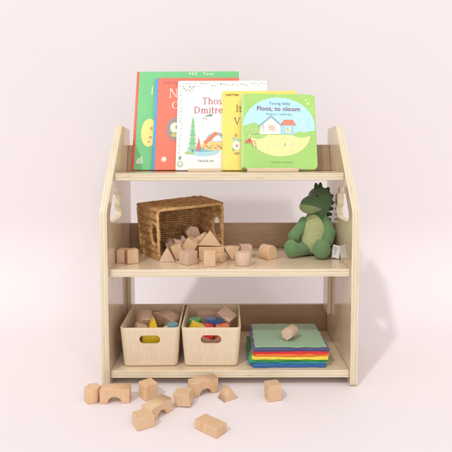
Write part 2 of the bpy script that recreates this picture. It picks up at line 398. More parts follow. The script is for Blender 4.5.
# 4 yellow book
b, dx = book(-.0185, .197, .245, .2045, .0095, yel_c, yel_c, 'yellow picture book behind the lime green board book', spw=.006, cr=.004)
a = Art()
a.ell(.022, .073, .0115, .014, (.88, .86, .78), 2); a.ell(.022, .087, .012, .008, (.42, .66, .52), 3, 20, 0, 180); a.ell(.0225, .072, .0035, .0035, (.82, .22, .16), 4)
a.ell(.0205, .104, .003, .006, (.66, .24, .12), 3, 10); a.ell(.013, .062, .004, .007, (.30, .55, .26), 1, 12); a.ell(.020, .049, .006, .0035, (.78, .30, .12), 3, 10)
a.ell(.014, .096, .003, .004, (.35, .60, .28), 3, 10); a.ell(.027, .050, .004, .003, (.30, .55, .26), 3, 10); a.link('cover_picture', b, dx)
serif('It', .0205, .177, .0225, (.36, .14, .06), b, dx); serif('V', .0145, .137, .0225, (.36, .14, .06), b, dx)
lettering('byline', [('WRITTEN', -.0095, .2285, .0088, 'LEFT')], (.42, .20, .05), b, dx, bold=.0003); lettering('byline', [('& ADA B', .050, .2285, .0088, 'LEFT')], (.42, .20, .05), b, dx, bold=.0003); lettering('byline', [('BY', .125, .2285, .0088, 'LEFT')], (.42, .20, .05), b, dx, bold=.0003)
# 5 lime board book
b, dx = book(.0335, .2425, .2275, .184, .0145, lime_c, lime_sp, 'small lime green board book with a house picture, in front', cr=.012, spw=.008, roll=R(1.2), board=True, name='board_book')
a = Art()
SKY, LAWN, SAND = (.48, .78, .87), (.33, .66, .13), (.86, .80, .36)
cxo, czo = .1385, .1255
ov = lambda ang, k=1.0: (cxo + .101 * k * math.cos(R(ang)), czo + .0905 * k * math.sin(R(ang)))
a.poly([ov(t) for t in range(-16, 197, 3)], SKY, 1)
a.ell(.078, .172, .018, .004, (.54, .81, .885), 2); a.ell(.196, .160, .018, .0035, (.54, .81, .885), 2)
a.ell(.1400, .1035, .0860, .0680, SAND, 2, 40, 183, 357)
a.poly([(.060, .1005), (.063, .0900), (.078, .0850), (.092, .0885), (.104, .0965), (.112, .1025), (.100, .1050)], (.40, .66, .20), 3)
a.poly([ov(180), ov(188), ov(197), (.085, .100), (.092, .104), (.085, .128), (.070, .136), (.055, .132)], (.40, .64, .20), 3)
a.poly([ov(346), (.212, .0935), (.195, .0920), (.178, .0985), (.182, .107), (.194, .1105), (.215, .111), ov(353)], (.38, .66, .18), 3)
# white house with grey roof line, side wing with red roof
a.poly([(.083, .1015), (.142, .1015), (.142, .128), (.1165, .151), (.088, .126)], (.85, .84, .77), 4)
a.poly([(.079, .1245), (.0815, .122), (.1165, .1545), (.1450, .1265), (.1475, .1285), (.1170, .1595)], (.28, .42, .47), 6)
a.rect(.142, .1035, .180, .1315, (.40, .66, .76), 4)
a.poly([(.141, .1295), (.187, .1295), (.178, .1465), (.153, .1465)], (.80, .24, .16), 5); a.ell(.164, .137, .002, .002, (.85, .55, .35), 6, 8)
a.rect(.157, .1065, .170, .125, (.78, .80, .60), 5); a.ell(.1635, .113, .004, .005, (.80, .55, .22), 6, 12); a.ell(.1625, .120, .003, .003, (.45, .60, .34), 6, 12)
a.rect(.1095, .1125, .1275, .129, (.66, .42, .34), 5)
for (x, z) in ((.1105, .1135), (.1195, .1135), (.1105, .1215), (.1195, .1215)): a.rect(x, z, x + .0072, z + .0065, (.80, .62, .54), 6)
a.rect(.0915, .1115, .0965, .130, (.68, .50, .44), 5); a.rect(.0925, .1135, .0955, .120, (.80, .66, .6), 6)
a.rect(.205, .1065, .2075, .139, (.66, .76, .80), 4); a.rect(.211, .1065, .213, .134, (.66, .76, .80), 4); a.ell(.2055, .141, .003, .004, (.7, .8, .84), 5, 10)
for k in range(16):
    a.ell(.085 + rnd.uniform(0, .1), .072 + rnd.uniform(-.012, .024), .0012, .001, rnd.choice([(.45, .40, .2), (.76, .42, .2), (.4, .55, .2)]), 3, 8)
a.rect(.156, .070, .170, .074, (.84, .83, .76), 4); a.rect(.153, .0665, .156, .075, (.50, .30, .18), 5); a.ell(.172, .073, .003, .0025, (.78, .62, .40), 5, 10)
for (x, z, r_) in ((.053, .080, .007), (.060, .077, .006), (.047, .076, .005), (.056, .084, .004)): a.ell(x, z, r_, r_ * .9, (.74, .27, .18), 5, 12)
a.rect(.0585, .086, .0605, .098, (.35, .26, .14), 5)
for (x, z) in ((.066, .066), (.073, .072), (.064, .070), (.074, .063), (.070, .079)): a.ell(x, z, .0022, .0032, (.66, .30, .18) if x < .072 else (.28, .42, .12), 5, 8)
def star(x, z, r_, c):
    a.poly([(x + r_ * (1 if k % 2 == 0 else .45) * math.cos(R(90 + 36 * k)), z + r_ * (1 if k % 2 == 0 else .45) * math.sin(R(90 + 36 * k))) for k in range(10)], c, 3)
star(.2165, .2095, .0045, (.80, .88, .42)); star(.2225, .198, .0065, (.82, .90, .40))
a.link('cover_picture', b, dx)
lettering('title', [('Floot, to nloom', .1375, .174, .0188, 'CENTER')], (.27, .14, .24), b, dx, bold=.0003)
lettering('byline', [('Young baby', .1415, .193, .0125, 'CENTER')], (.15, .27, .42), b, dx); lettering('byline', [('Ruonvy + nolldrom', .1385, .1605, .0088, 'CENTER')], (.15, .27, .42), b, dx); lettering('byline', [('A BOOK OF THE HOUSES', .144, .017, .005, 'CENTER')], (.10, .30, .12), b, dx)

# ------------------------------------------------------------------ wooden bins
def bin_mesh(wb, wt, db, dt, h, thk=.0042, slot=(.051, .0215, .071)):
    """tapered rounded box, open on top, stadium slot in front (and back)"""
    def ring(w, d, r, z, n=6): return [(x, y, z) for x, y in rounded(w, d, r, n)]
    lv = []
    def outer(t): return wb + (wt - wb) * t, db + (dt - db) * t
    rb = .0065
    for k in range(6):
        an = R(90 * k / 5); w_, d_ = outer(0); ins = rb * (1 - math.sin(an)); lv.append(ring(w_ - 2 * ins, d_ - 2 * ins, max(.004, .012 - ins * .6), rb * (1 - math.cos(an))))
    for t in (.3, .6, .9, .985): w_, d_ = outer(t); lv.append(ring(w_, d_, .014, h * t))
    w_, d_ = outer(1); lv.append(ring(w_ - .0012, d_ - .0012, .0134, h)); lv.append(ring(w_ - 2 * thk + .001, d_ - 2 * thk + .001, .0105, h))
    for t in (.985, .6, .12): w_, d_ = outer(t); lv.append(ring(w_ - 2 * thk, d_ - 2 * thk, .010, h * t))
    w_, d_ = outer(.05); lv.append(ring(w_ - 2 * thk - .008, d_ - 2 * thk - .008, .007, thk))
    n = len(lv[0]); V = [p for l in lv for p in l]; F = []
    for i in range(len(lv) - 1):
        for k in range(n): k2 = (k + 1) % n; F.append((i * n + k, i * n + k2, (i + 1) * n + k2, (i + 1) * n + k))
    F.append(tuple(range(n))[::-1]); F.append(tuple((len(lv) - 1) * n + k for k in range(n)))
    me = mesh(V, F, [M_bin])
    o = bpy.data.objects.new('tmp', me); COL.objects.link(o)
    sw, sh, sz = slot
    cme = extr([rounded(sw, sh, sh / 2 - .0001, 8)], dt * 1.4, 0); cme.transform(Matrix.Translation((0, 0, sz)) @ Matrix.Rotation(PI / 2, 4, 'X'))
    bm = bmesh.new(); bm.from_mesh(cme); bmesh.ops.remove_doubles(bm, verts=bm.verts[:], dist=1e-6); bmesh.ops.recalc_face_normals(bm, faces=bm.faces[:]); bm.to_mesh(cme); bm.free()
    c = bpy.data.objects.new('cut', cme); COL.objects.link(c)
    md = o.modifiers.new('b', 'BOOLEAN'); md.operation = 'DIFFERENCE'; md.object = c; md.solver = 'EXACT'
    r = evaluated_mesh(o); bpy.data.objects.remove(o); bpy.data.objects.remove(c)
    for p in r.polygons: p.use_smooth = True
    try: r.set_sharp_from_angle(angle=R(35))
    except Exception: pass
    return r
bm_ = bin_mesh(.134, .148, .180, .196, .101); setmats(bm_, [M_bin])
for (x, lab, rz) in ((-.1985, 'pale wooden bin beside the left side panel, yellow block showing', R(.8)), (-.0455, 'pale wooden bin between the other bin and the cloths', R(-.4))):
    o = link('storage_bin', bm_, None, (x, (.025 + .096), Z1 + .0004), (0, 0, rz)); tag(o, lab, 'bin', 'wooden bins on the bottom tier')

# ------------------------------------------------------------------ blocks
U = .035
def blk_mesh(kind, w=U, d=U, h=U, bev=.0012):
    if kind == 'box': me = boxmesh(w, d, h, bev, 2, (0, 0, h / 2)); return me
    if kind == 'tri': lp = [[(-w / 2, 0), (w / 2, 0), (0, h)]]
    elif kind == 'rtri': lp = [[(-w / 2, 0), (w / 2, 0), (-w / 2, h)]]
    elif kind == 'arch':
        r = min(w * .235, h * .52); pts = [(-w / 2, 0), (-r, 0)] + [(-r * math.cos(R(t)), r * math.sin(R(t))) for t in range(10, 180, 10)] + [(r, 0), (w / 2, 0), (w / 2, h), (-w / 2, h)]; lp = [pts]
    elif kind == 'dome': lp = [[(-w / 2, 0), (w / 2, 0), (w / 2, h * .45)] + [(w / 2 * math.cos(R(t)), h * .45 + h * .55 * math.sin(R(t))) for t in range(12, 180, 12)] + [(-w / 2, h * .45)]]
    elif kind == 'hex': lp = [[(w / 2 * math.cos(R(60 * k)), h / 2 + h / 2 * math.sin(R(60 * k)) * 1.15) for k in range(6)]]
    elif kind == 'hexup':
        me = extr([[(w / 2 * math.cos(R(60 * k)), w / 2 * math.sin(R(60 * k))) for k in range(6)]], h, bev, 2); me.transform(Matrix.Translation((0, 0, h / 2))); return me
    elif kind == 'cyl':
        me = extr([[(w / 2 * math.cos(2 * PI * k / 40), w / 2 * math.sin(2 * PI * k / 40)) for k in range(40)]], h, bev, 2); me.transform(Matrix.Translation((0, 0, h / 2)))
        for p in me.polygons: p.use_smooth = abs(p.normal.z) < .5
        return me
    me = extr(lp, d, bev, 2); me.transform(Matrix.Rotation(PI / 2, 4, 'X')); return me
BM = {}
NAMES = {'box': 'wooden_cube', 'tri': 'triangle_block', 'rtri': 'triangle_block', 'arch': 'arch_block', 'dome': 'rounded_block', 'hex': 'hexagonal_block', 'hexup': 'hexagonal_block', 'cyl': 'cylinder_block', 'brick': 'wooden_brick'}
def block(kind, loc, rot, label, group, dims=(U, U, U), mat=None, name=None, gap=.0004):
    """loc = where the lowest point rests (z = supporting surface); rot in degrees"""
    mat = mat or M_block; key = (kind, dims, mat.name)
    if key not in BM: BM[key] = setmats(blk_mesh(kind, *dims), [mat])
    me = BM[key]
    M = Matrix.Rotation(R(rot[2]), 4, 'Z') @ Matrix.Rotation(R(rot[1]), 4, 'Y') @ Matrix.Rotation(R(rot[0]), 4, 'X')
    zmin = min((M @ v.co).z for v in me.vertices)
    c = M @ Vector((0, 0, dims[2] / 2))
    o = link(name or NAMES[kind], me, None, (loc[0] - c.x, loc[1] - c.y, loc[2] - zmin + gap), tuple(R(a) for a in rot))
    tag(o, label, 'toy block', group); return o
G = 'wooden blocks scattered on the floor'
block('hexup', (-.3165, -.061, 0), (0, 0, 12), 'six sided block at far left, touching the arch block', G, (.037, .037, .034), name='hexagonal_block')
block('arch', (-.264, -.060, 0), (0, 0, 3), 'upright arch block on the floor under the left side panel', G, (.067, .032, .033))
block('box', (-.1915, -.044, 0), (0, 0, 38), 'wooden cube on the floor below the left bin', G, (.0325, .0325, .036), name='wooden_cube')
block('arch', (-.160, -.122, 0), (0, 0, 52), 'arch block on the floor partly behind a low block', G, (.062, .032, .029))
block('box', (-.183, -.164, 0), (0, 0, 28), 'low block in front of the angled arch, left of the floor brick', G, (.038, .036, .025), name='wooden_brick')
block('box', (-.106, -.078, 0), (0, -6, -12), 'pale cube on the floor touching the tilted arch block', G, (.037, .032, .029), name='wooden_cube')
block('arch', (-.064, -.024, 0), (0, 0, 27), 'arch block turned at an angle on the floor before the bins', G, (.066, .030, .034))
block('tri', (-.0055, -.050, 0), (0, 0, 34), 'small triangle block on the floor below the right bin', G, (.038, .028, .029))
block('box', (.099, -.053, 0), (0, 0, 14), 'lone upright block on the floor below the cloth stack', G, (.032, .031, .037), name='wooden_cube')
block('box', (-.041, -.184, 0), (0, 0, -40), 'flat rectangular brick lying nearest on the floor', G, (.060, .033, .019), name='wooden_brick')
G = 'wooden blocks spilling from the wicker basket'
P_ = M_block_pink
block('box', (-.2765, .098, Z2), (0, 0, -6), 'narrow shaded block touching the left side panel', G, (.021, .030, .034), mat=P_, name='wooden_brick')
block('box', (-.2500, .088, Z2), (0, 0, 24), 'cube beside the narrow block, left of the basket', G, (.028, .028, .036), name='wooden_cube')
block('tri', (-.162, .108, Z2), (0, 0, 4), 'triangle block at the lower left corner of the basket mouth', G, (.044, .030, .036), mat=P_)
block('box', (-.138, .132, Z2), (0, -22, 14), 'pale tilted brick behind the front left triangle block', G, (.027, .028, .036), name='wooden_brick')
block('box', (-.105, .077, Z2), (0, 0, 43), 'cube turned corner forward in the front row of the spill', G, (.034, .034, .033), mat=P_, name='wooden_cube')
block('hex', (-.163, .186, Z2 + .010), (10, 18, 20), 'small block deep in the left of the basket', G, (.025, .026, .029), mat=P_)
block('rtri', (-.132, .172, Z2 + .022), (0, -24, -20), 'pinkish wedge block leaning inside the basket', G, (.026, .024, .030), mat=P_)
block('box', (-.104, .146, Z2 + .004), (0, 30, -12), 'tan block tipped in the middle of the pile', G, (.034, .030, .042), name='wooden_brick')
block('box', (-.078, .162, Z2 + .014), (0, 52, -12), "slanting brick on the pile, partly behind the big triangle block", G, (.030, .030, .048), name='wooden_brick')
block('hex', (-.106, .224, Z2 + .037), (0, 12, 18), 'shaded block at the back of the pile inside the basket', G, (.042, .034, .036), mat=P_)
block('box', (-.112, .224, Z2), (0, 0, 12), 'shaded cube at the bottom of the basket, back of the pile', G, (.040, .040, .034), mat=P_, name='wooden_cube')
block('box', (-.152, .204, Z2), (0, 4, 35), 'shaded cube behind the small block in the basket', G, (.034, .034, .040), mat=P_, name='wooden_cube')
block('arch', (-.047, .126, Z2), (0, 0, 3), 'arch block carrying the big triangle block', G, (.066, .032, .036))
block('tri', (-.051, .124, Z2 + .0375), (0, 3, 3), 'big triangle block on top of the arch block', G, (.062, .030, .038))
block('box', (-.051, .052, Z2), (0, 0, 8), 'upright block in front of the arch block, on the shelf edge', G, (.029, .029, .040), name='wooden_brick')
block('tri', (.0045, .120, Z2), (180, 0, 14), 'upside down triangle block right of the basket mouth', G, (.040, .028, .036))
block('box', (.044, .156, Z2), (0, 0, 9), 'small upright block behind the hexagonal block', G, (.031, .031, .033), mat=P_, name='wooden_brick')
block('hexup', (.034, .062, Z2), (0, 0, 20), 'hexagonal block on the shelf edge in front of the small upright block', G, (.043, .043, .032), mat=P_)
block('dome', (.102, .136, Z2), (0, 0, 40), 'lone round topped block between the spill and the dinosaur', G, (.034, .036, .037))

block('box', (-.092, .166, Z2), (0, 0, 30), 'brick low in the heap behind the tipped tan block', G, (.030, .028, .030), name='wooden_brick')
block('tri', (-.074, .196, Z2 + .012), (0, 14, -20), 'shaded triangle block behind the big triangle block', G, (.036, .028, .030), mat=P_)
block('box', (-.148, .160, Z2), (0, 0, -20), 'small brick between the wedge and the corner triangle', G, (.026, .026, .026), mat=P_, name='wooden_brick')
block('box', (-.150, .184, Z2 + .002), (0, 0, 48), 'shaded brick behind the wedge block in the basket', G, (.024, .024, .030), mat=P_, name='wooden_brick')
block('tri', (-.128, .190, Z2 + .028), (0, -12, 20), 'small shaded triangle block deep in the basket', G, (.030, .022, .024), mat=P_)
block('box', (-.088, .150, Z2 + .026), (0, 18, 30), 'small cube wedged left of the big triangle block', G, (.022, .022, .022), name='wooden_cube')
block('box', (-.022, .098, Z2), (0, 0, -30), 'small brick at the right foot of the arch block', G, (.020, .022, .020), name='wooden_brick')
# blocks in the bins
def paint(n, c): return plain(n, c, .4, .06, 40, coat=.2)
PY, PB, PG, PR, PO, PC = paint('paint_yellow', (.85, .60, .02)), paint('paint_blue', (.02, .09, .26)), paint('paint_green', (.06, .32, .06)), paint('paint_red', (.70, .03, .03)), paint('paint_orange', (.78, .20, .05)), paint('paint_teal', (.12, .33, .42))
G = 'blocks in the left bin'; zb = Z1 + .0065
block('box', (-.228, .158, zb), (0, 0, 6), 'lower block deep in the left bin at its left', G, (.045, .05, .045), mat=P_, name='wooden_cube')
block('box', (-.163, .160, zb), (0, 0, -8), 'lower block deep in the left bin at its right', G, (.045, .05, .045), mat=P_, name='wooden_cube')
block('hex', (-.226, .134, zb + .046), (24, 14, 20), 'large brown block at the left of the left bin', G, (.048, .040, .042), mat=P_)
block('arch', (-.166, .148, zb + .044), (14, 18, -26), 'large brown arch block at the right of the left bin', G, (.050, .034, .036), mat=P_)
block('box', (-.194, .062, zb), (0, 0, 2), 'yellow brick behind the slot of the left bin', G, (.052, .030, .074), mat=PY, name='wooden_brick')
block('tri', (-.198, .090, zb + .062), (0, 6, 18), 'small yellow triangle block in the left bin', G, (.030, .026, .036), mat=PY)
block('box', (-.168, .073, zb + .050), (0, 62, 14), 'cream stick lying slanted in the left bin', G, (.014, .016, .056), mat=M_bin, name='wooden_stick')
block('cyl', (-.145, .072, zb + .052), (0, 0, 0), 'teal cylinder block in the left bin', G, (.028, .028, .036), mat=PC)
block('box', (-.232, .090, zb + .052), (0, 20, 30), 'small tan cube at the front left of the left bin', G, (.026, .026, .026), mat=P_, name='wooden_cube')
block('box', (-.194, .170, zb + .052), (0, 10, 40), 'small tan cube at the back of the left bin', G, (.030, .028, .030), mat=P_, name='wooden_cube')
G = 'blocks in the right bin'
block('box', (-.078, .158, zb), (0, 0, 6), 'lower block deep in the right bin at its left', G, (.045, .05, .045), mat=P_, name='wooden_cube')
block('box', (-.014, .160, zb), (0, 0, -8), 'lower block deep in the right bin at its right', G, (.045, .05, .045), mat=P_, name='wooden_cube')
block('arch', (-.060, .168, zb + .046), (0, 4, 14), 'brown arch block at the back of the right bin', G, (.056, .030, .040), mat=P_)
block('box', (-.012, .138, zb + .046), (16, 30, -28), 'large brown block at the right of the right bin', G, (.042, .038, .042), mat=P_, name='wooden_cube')
block('cyl', (-.090, .110, zb + .048), (0, 0, 0), 'green cylinder block in the right bin', G, (.032, .032, .040), mat=PG)
block('box', (-.084, .070, zb + .050), (0, 24, 16), 'yellow block in the right bin', G, (.034, .030, .034), mat=PY, name='wooden_cube')
block('hex', (-.053, .072, zb + .052), (0, 8, 0), 'red block at the middle of the right bin', G, (.036, .030, .032), mat=PR)
block('tri', (-.040, .100, zb + .056), (0, 185, -20), 'dark blue triangle block in the right bin', G, (.044, .030, .034), mat=PB)
block('cyl', (-.018, .072, zb + .048), (0, 0, 0), 'orange cylinder block in the right bin', G, (.036, .036, .036), mat=PO)
block('box', (-.064, .062, zb), (0, 22, 10), 'pinkish block seen through the slot of the right bin', G, (.034, .026, .052), mat=P_, name='wooden_brick')
block('box', (-.022, .062, zb), (0, -26, -6), 'pale block seen through the slot of the right bin', G, (.030, .026, .052), mat=P_, name='wooden_brick')

# ------------------------------------------------------------------ folded felt cloths
def cloth(x0, x1, y0, y1, z, h, mat, label, seed, rz=0., leaves=2, scal=.0016, name='folded_cloth', fold=.0012):
    rn = random.Random(seed); w, d = x1 - x0, y1 - y0; n = 0
    # scalloped outline
    out = []
    def side_pts(ax, ay, bx, by):
        L_ = math.hypot(bx - ax, by - ay); m = max(6, int(L_ / .0022)); nxv, nyv = (by - ay) / L_, -(bx - ax) / L_
        for k in range(m):
            t = k / m; s = scal * (.7 + .9 * noise.noise(Vector((t * 5, seed * 1.7, L_)))) * abs(math.sin(PI * (t * L_ / .0105 + .35 * noise.noise(Vector((t * 4, seed, 0)))))) + .0030 * noise.noise(Vector((ax + t * 6, ay + seed * 3.1, k * .05)))
            out.append((ax + (bx - ax) * t + nxv * s, ay + (by - ay) * t + nyv * s))
    side_pts(-w / 2, -d / 2, w / 2, -d / 2); side_pts(w / 2, -d / 2, w / 2, d / 2); side_pts(w / 2, d / 2, -w / 2, d / 2); side_pts(-w / 2, d / 2, -w / 2, -d / 2)
    n = len(out); V = []; F = []
    lh = h / leaves
    for l in range(leaves):
        jx, jy = rn.uniform(-fold, fold), rn.uniform(-fold, fold); base = len(V)
        prof_ = [(.0012, 0.0002), (.0002, .22), (0, .5), (.0002, .78), (.0012, .995)]
        rings = []
        for (ins, t) in prof_:
            rings.append([(x * (1 - ins / (w / 2)) + jx, y * (1 - ins / (d / 2)) + jy, l * lh + lh * t) for x, y in out])
        for k_, fr in enumerate((.93, .7, .4, .12)): rings.append([(x * fr + jx, y * fr + jy, (l + 1) * lh - .0002 * 0) for x, y in out])
        for rg in rings:
            for (x, y, zz) in rg:
                wob = .0016 * noise.noise(Vector((x * 18, y * 18, seed * 2.3))) * (1 if l else .35) * min(1, zz / h + .1)
                V.append((x, y, zz + wob))
        nr = len(rings)
        for i in range(nr - 1):
            for k in range(n): k2 = (k + 1) % n; F.append((base + i * n + k, base + i * n + k2, base + (i + 1) * n + k2, base + (i + 1) * n + k))
        F.append(tuple(base + (nr - 1) * n + k for k in range(n))); F.append(tuple(base + k for k in range(n))[::-1])
    me = mesh(V, F, [mat], smooth=True)
    o = link(name, me, None, ((x0 + x1) / 2, (y0 + y1) / 2, z), (0, 0, R(rz)))
    tag(o, label, 'cloth', 'folded felt cloths stacked on the bottom tier'); return o
def felt(n, c): return plain(n, c, .95, .14, 260, bump=.5, sheen=.4)
FB, FT, FG, FY, FO, FR_, FN, FS = felt('felt_blue', (.02, .13, .42)), felt('felt_teal', (.01, .27, .36)), felt('felt_green', (.05, .36, .07)), felt('felt_yellow', (.85, .66, .05)), felt('felt_orange', (.85, .19, .03)), felt('felt_red', (.72, .02, .03)), felt('felt_navy', (.07, .07, .22)), felt('felt_sage', (.25, .41, .25))
z = Z1 + .0005
stack = [(.058, .237, .036, .186, .0058, FB, 'bright blue folded cloth at the bottom of the stack', .6),
         (.047, .240, .040, .190, .0056, FT, 'teal folded cloth, second from the bottom', -1.2),
         (.050, .246, .040, .192, .0058, FG, 'green folded cloth between the teal and yellow ones', .8),
         (.058, .243, .037, .190, .0058, FY, 'yellow folded cloth in the stack', -.8),
         (.062, .245, .041, .192, .0050, FO, 'orange folded cloth between yellow and red', 1.0),
         (.056, .240, .041, .196, .0054, FR_, 'red folded cloth under the navy one', -.9),
         (.058, .245, .044, .201, .0056, FN, 'navy cloth with scalloped edge under the sage one', .4)]
for i, (x0, x1, y0, y1, h, m, lab, rz) in enumerate(stack):
    cloth(x0, x1, y0 - .013, y1 - .008, z, h, m, lab, i + 1, rz, scal=.0042 if m is FN else .0016); z += h + .0009
cloth(.063, .241, .036, .199, z, .0034, FS, 'sage green cloth on top of the stack', 11, .2, leaves=1, scal=.0030); z += .0048
block('hex', (.1555, .082, z), (0, 20, -38), 'pale wooden block lying on top of the cloth stack', 'wooden blocks on the shelf', (.031, .036, .030), mat=P_)

# ------------------------------------------------------------------ wicker basket lying on its side
BK = {'FLb': (-.183, .110, Z2 + .003), 'FRb': (-.019, .205, Z2 + .003), 'BRb': (-.092, .272, Z2 + .003), 'BLb': (-.247, .221, Z2 + .003),
      'FLt': (-.187, .113, .419), 'FRt': (-.0185, .207, .428), 'BRt': (-.084, .276, .441), 'BLt': (-.258, .228, .424)}
BK = {k: Vector(v) for k, v in BK.items()}
ctr = sum(BK.values(), Vector()) / 8
basket = empty('wicker_basket', (ctr.x, ctr.y, Z2)); tag(basket, 'honey brown wicker basket tipped on its side on the middle tier', 'basket')
BI = Matrix.Translation((-ctr.x, -ctr.y, -Z2))
def bil(a, b, c, d, u, v): return (a * (1 - u) * (1 - v) + b * u * (1 - v) + c * u * v + d * (1 - u) * v)
def weave(mb, a, b, c, d, nweft, nstake, holefn=None, amp=.0022, seedv=0, bulge=.004, stake_r=.0024, twined=False):
    """weft strands run along v (a->d), stakes along u (a->b); outward normal = (b-a)x(d-a)"""
    nrm = (b - a).cross(d - a).normalized(); rw = ((b - a).length / nweft) * (.54 if twined else .62)
    nsub = nstake * 4
    rn = random.Random(seedv)
    for i in range(nweft):
        u = (i + .5) / nweft; run = []; par = i % 2
        runs = []
        for k in range(nsub + 1):
            v = k / nsub; 
            p = bil(a, b, c, d, u, v) + nrm * ((amp * (2.2 * abs(math.sin(PI * v * nstake)) - 1 + .25 * par) if twined else amp * math.cos(PI * (v * nstake + par))) + bulge * math.sin(PI * u) * math.sin(PI * v))
            if holefn and holefn(u, v):
                if len(run) > 2: runs.append(run)
                run = []
            else: run.append(p)
        if len(run) > 2: runs.append(run)
        for r_ in runs: mb.add(*tube(r_, rw * rn.uniform(.85, 1.08), 5))
    for j in range(nstake + 1):
        v = min(.985, max(.015, j / nstake)); run = []; runs = []
        for k in range(25):
            u = k / 24
            if holefn and holefn(u, v):
                if len(run) > 1: runs.append(run)
                run = []
            else: run.append(bil(a, b, c, d, u, v) + nrm * (bulge * math.sin(PI * u) * math.sin(PI * v)))
        if len(run) > 1: runs.append(run)
        for r_ in runs: mb.add(*tube(r_, stake_r, 6))
mb = MB()
B = BK
def hole_l(u, v): return ((u - .22) / .20) ** 2 + ((v - .49) / .235) ** 2 < 1
# left end (outside visible): u from mouth to base, v from bottom to top
weave(mb, B['FLb'], B['BLb'], B['BLt'], B['FLt'], 28, 6, hole_l, .0036, 1, .004, .0024, True)
hr = lambda u, v: ((u - .20) / .17) ** 2 + ((v - .52) / .22) ** 2 < 1
weave(mb, B['FRb'], B['BRb'], B['BRt'], B['FRt'], 24, 6, hr, -.0036, 2, -.003, .0024, True)
# base of the basket = back wall; top and bottom sides
weave(mb, B['BLb'], B['BLt'], B['BRt'], B['BRb'], 22, 9, None, .0028, 3, -.003, .003)
weave(mb, B['FLt'], B['BLt'], B['BRt'], B['FRt'], 24, 9, None, .0026, 4, .002, .003)
weave(mb, B['FLb'], B['BLb'], B['BRb'], B['FRb'], 24, 9, None, .0010, 5, 0, .0018)
me = mb.mesh([M_wick]); me.transform(BI); link('woven_body', me, basket)
def braid(loop, r, tw, nrm_twists, closed=True):
    mbb = MB(); m = len(loop)
    for s in range(3):
        P = []
        for i, p in enumerate(loop):
            p = Vector(p); q = Vector(loop[(i + 1) % m]) if (closed or i < m - 1) else p; o_ = Vector(loop[i - 1]) if (closed or i > 0) else p
            t = (q - o_).normalized(); a_ = Vector((0, 0, 1)) if abs(t.z) < .9 else Vector((1, 0, 0)); e1 = t.cross(a_).normalized(); e2 = t.cross(e1)
            an = 2 * PI * nrm_twists * i / m + 2 * PI * s / 3; P.append(p + (e1 * math.cos(an) + e2 * math.sin(an)) * tw)
        mbb.add(*tube(P, r, 6, closed))
    return mbb
def roundloop(c4, r, n=40):
    """closed loop through four corners with rounded corners"""
    out = []
    for i in range(4):
        p, a_, b_ = c4[i], c4[i - 1], c4[(i + 1) % 4]
        da, db = (a_ - p).normalized(), (b_ - p).normalized()
        for k in range(8):
            t = k / 7; out.append((p + da * r) * (1 - t) ** 2 + p * 2 * t * (1 - t) + (p + db * r) * t * t)
        q = c4[(i + 1) % 4]; L_ = p + db * r; Q = q + (p - q).normalized() * r
        for k in range(1, n): out.append(L_.lerp(Q, k / n))
    return out
lp = roundloop([B['FLb'] + Vector((0, 0, .002)), B['FRb'] + Vector((0, 0, .002)), B['FRt'], B['FLt']], .014, 30)
me = braid(lp, .0025, .0023, 40).mesh([M_wick2]); me.transform(BI); link('rim', me, basket)
lp = roundloop([B['BLb'], B['BRb'], B['BRt'], B['BLt']], .014, 30)
me = braid(lp, .0028, .0024, 26).mesh([M_wick2]); me.transform(BI); link('base_edge', me, basket)
for (a_, b_, c_, d_, u0, v0, ru, rv, bg) in ((B['FLb'], B['BLb'], B['BLt'], B['FLt'], .22, .49, .20, .235, .004), (B['FRb'], B['BRb'], B['BRt'], B['FRt'], .20, .52, .17, .22, -.003)):
    nr_ = (b_ - a_).cross(d_ - a_).normalized()
    lp = [bil(a_, b_, c_, d_, u0 + ru * math.cos(2 * PI * k / 60), v0 + rv * math.sin(2 * PI * k / 60)) + nr_ * bg * .7 for k in range(60)]
    me = braid(lp, .0026, .0022, 10).mesh([M_wick2]); me.transform(BI); link('handle_ring', me, basket)
# top side edge lines (corner stakes)
mbc = MB()
for (p, q) in (('FLt', 'BLt'), ('FRt', 'BRt'), ('FLb', 'BLb'), ('FRb', 'BRb')):
    mbc = MB(); mbc.add(*tube([B[p].lerp(B[q], k / 8) for k in range(9)], .0042, 8)); me = mbc.mesh([M_wick]); me.transform(BI); link('corner_stake', me, basket)

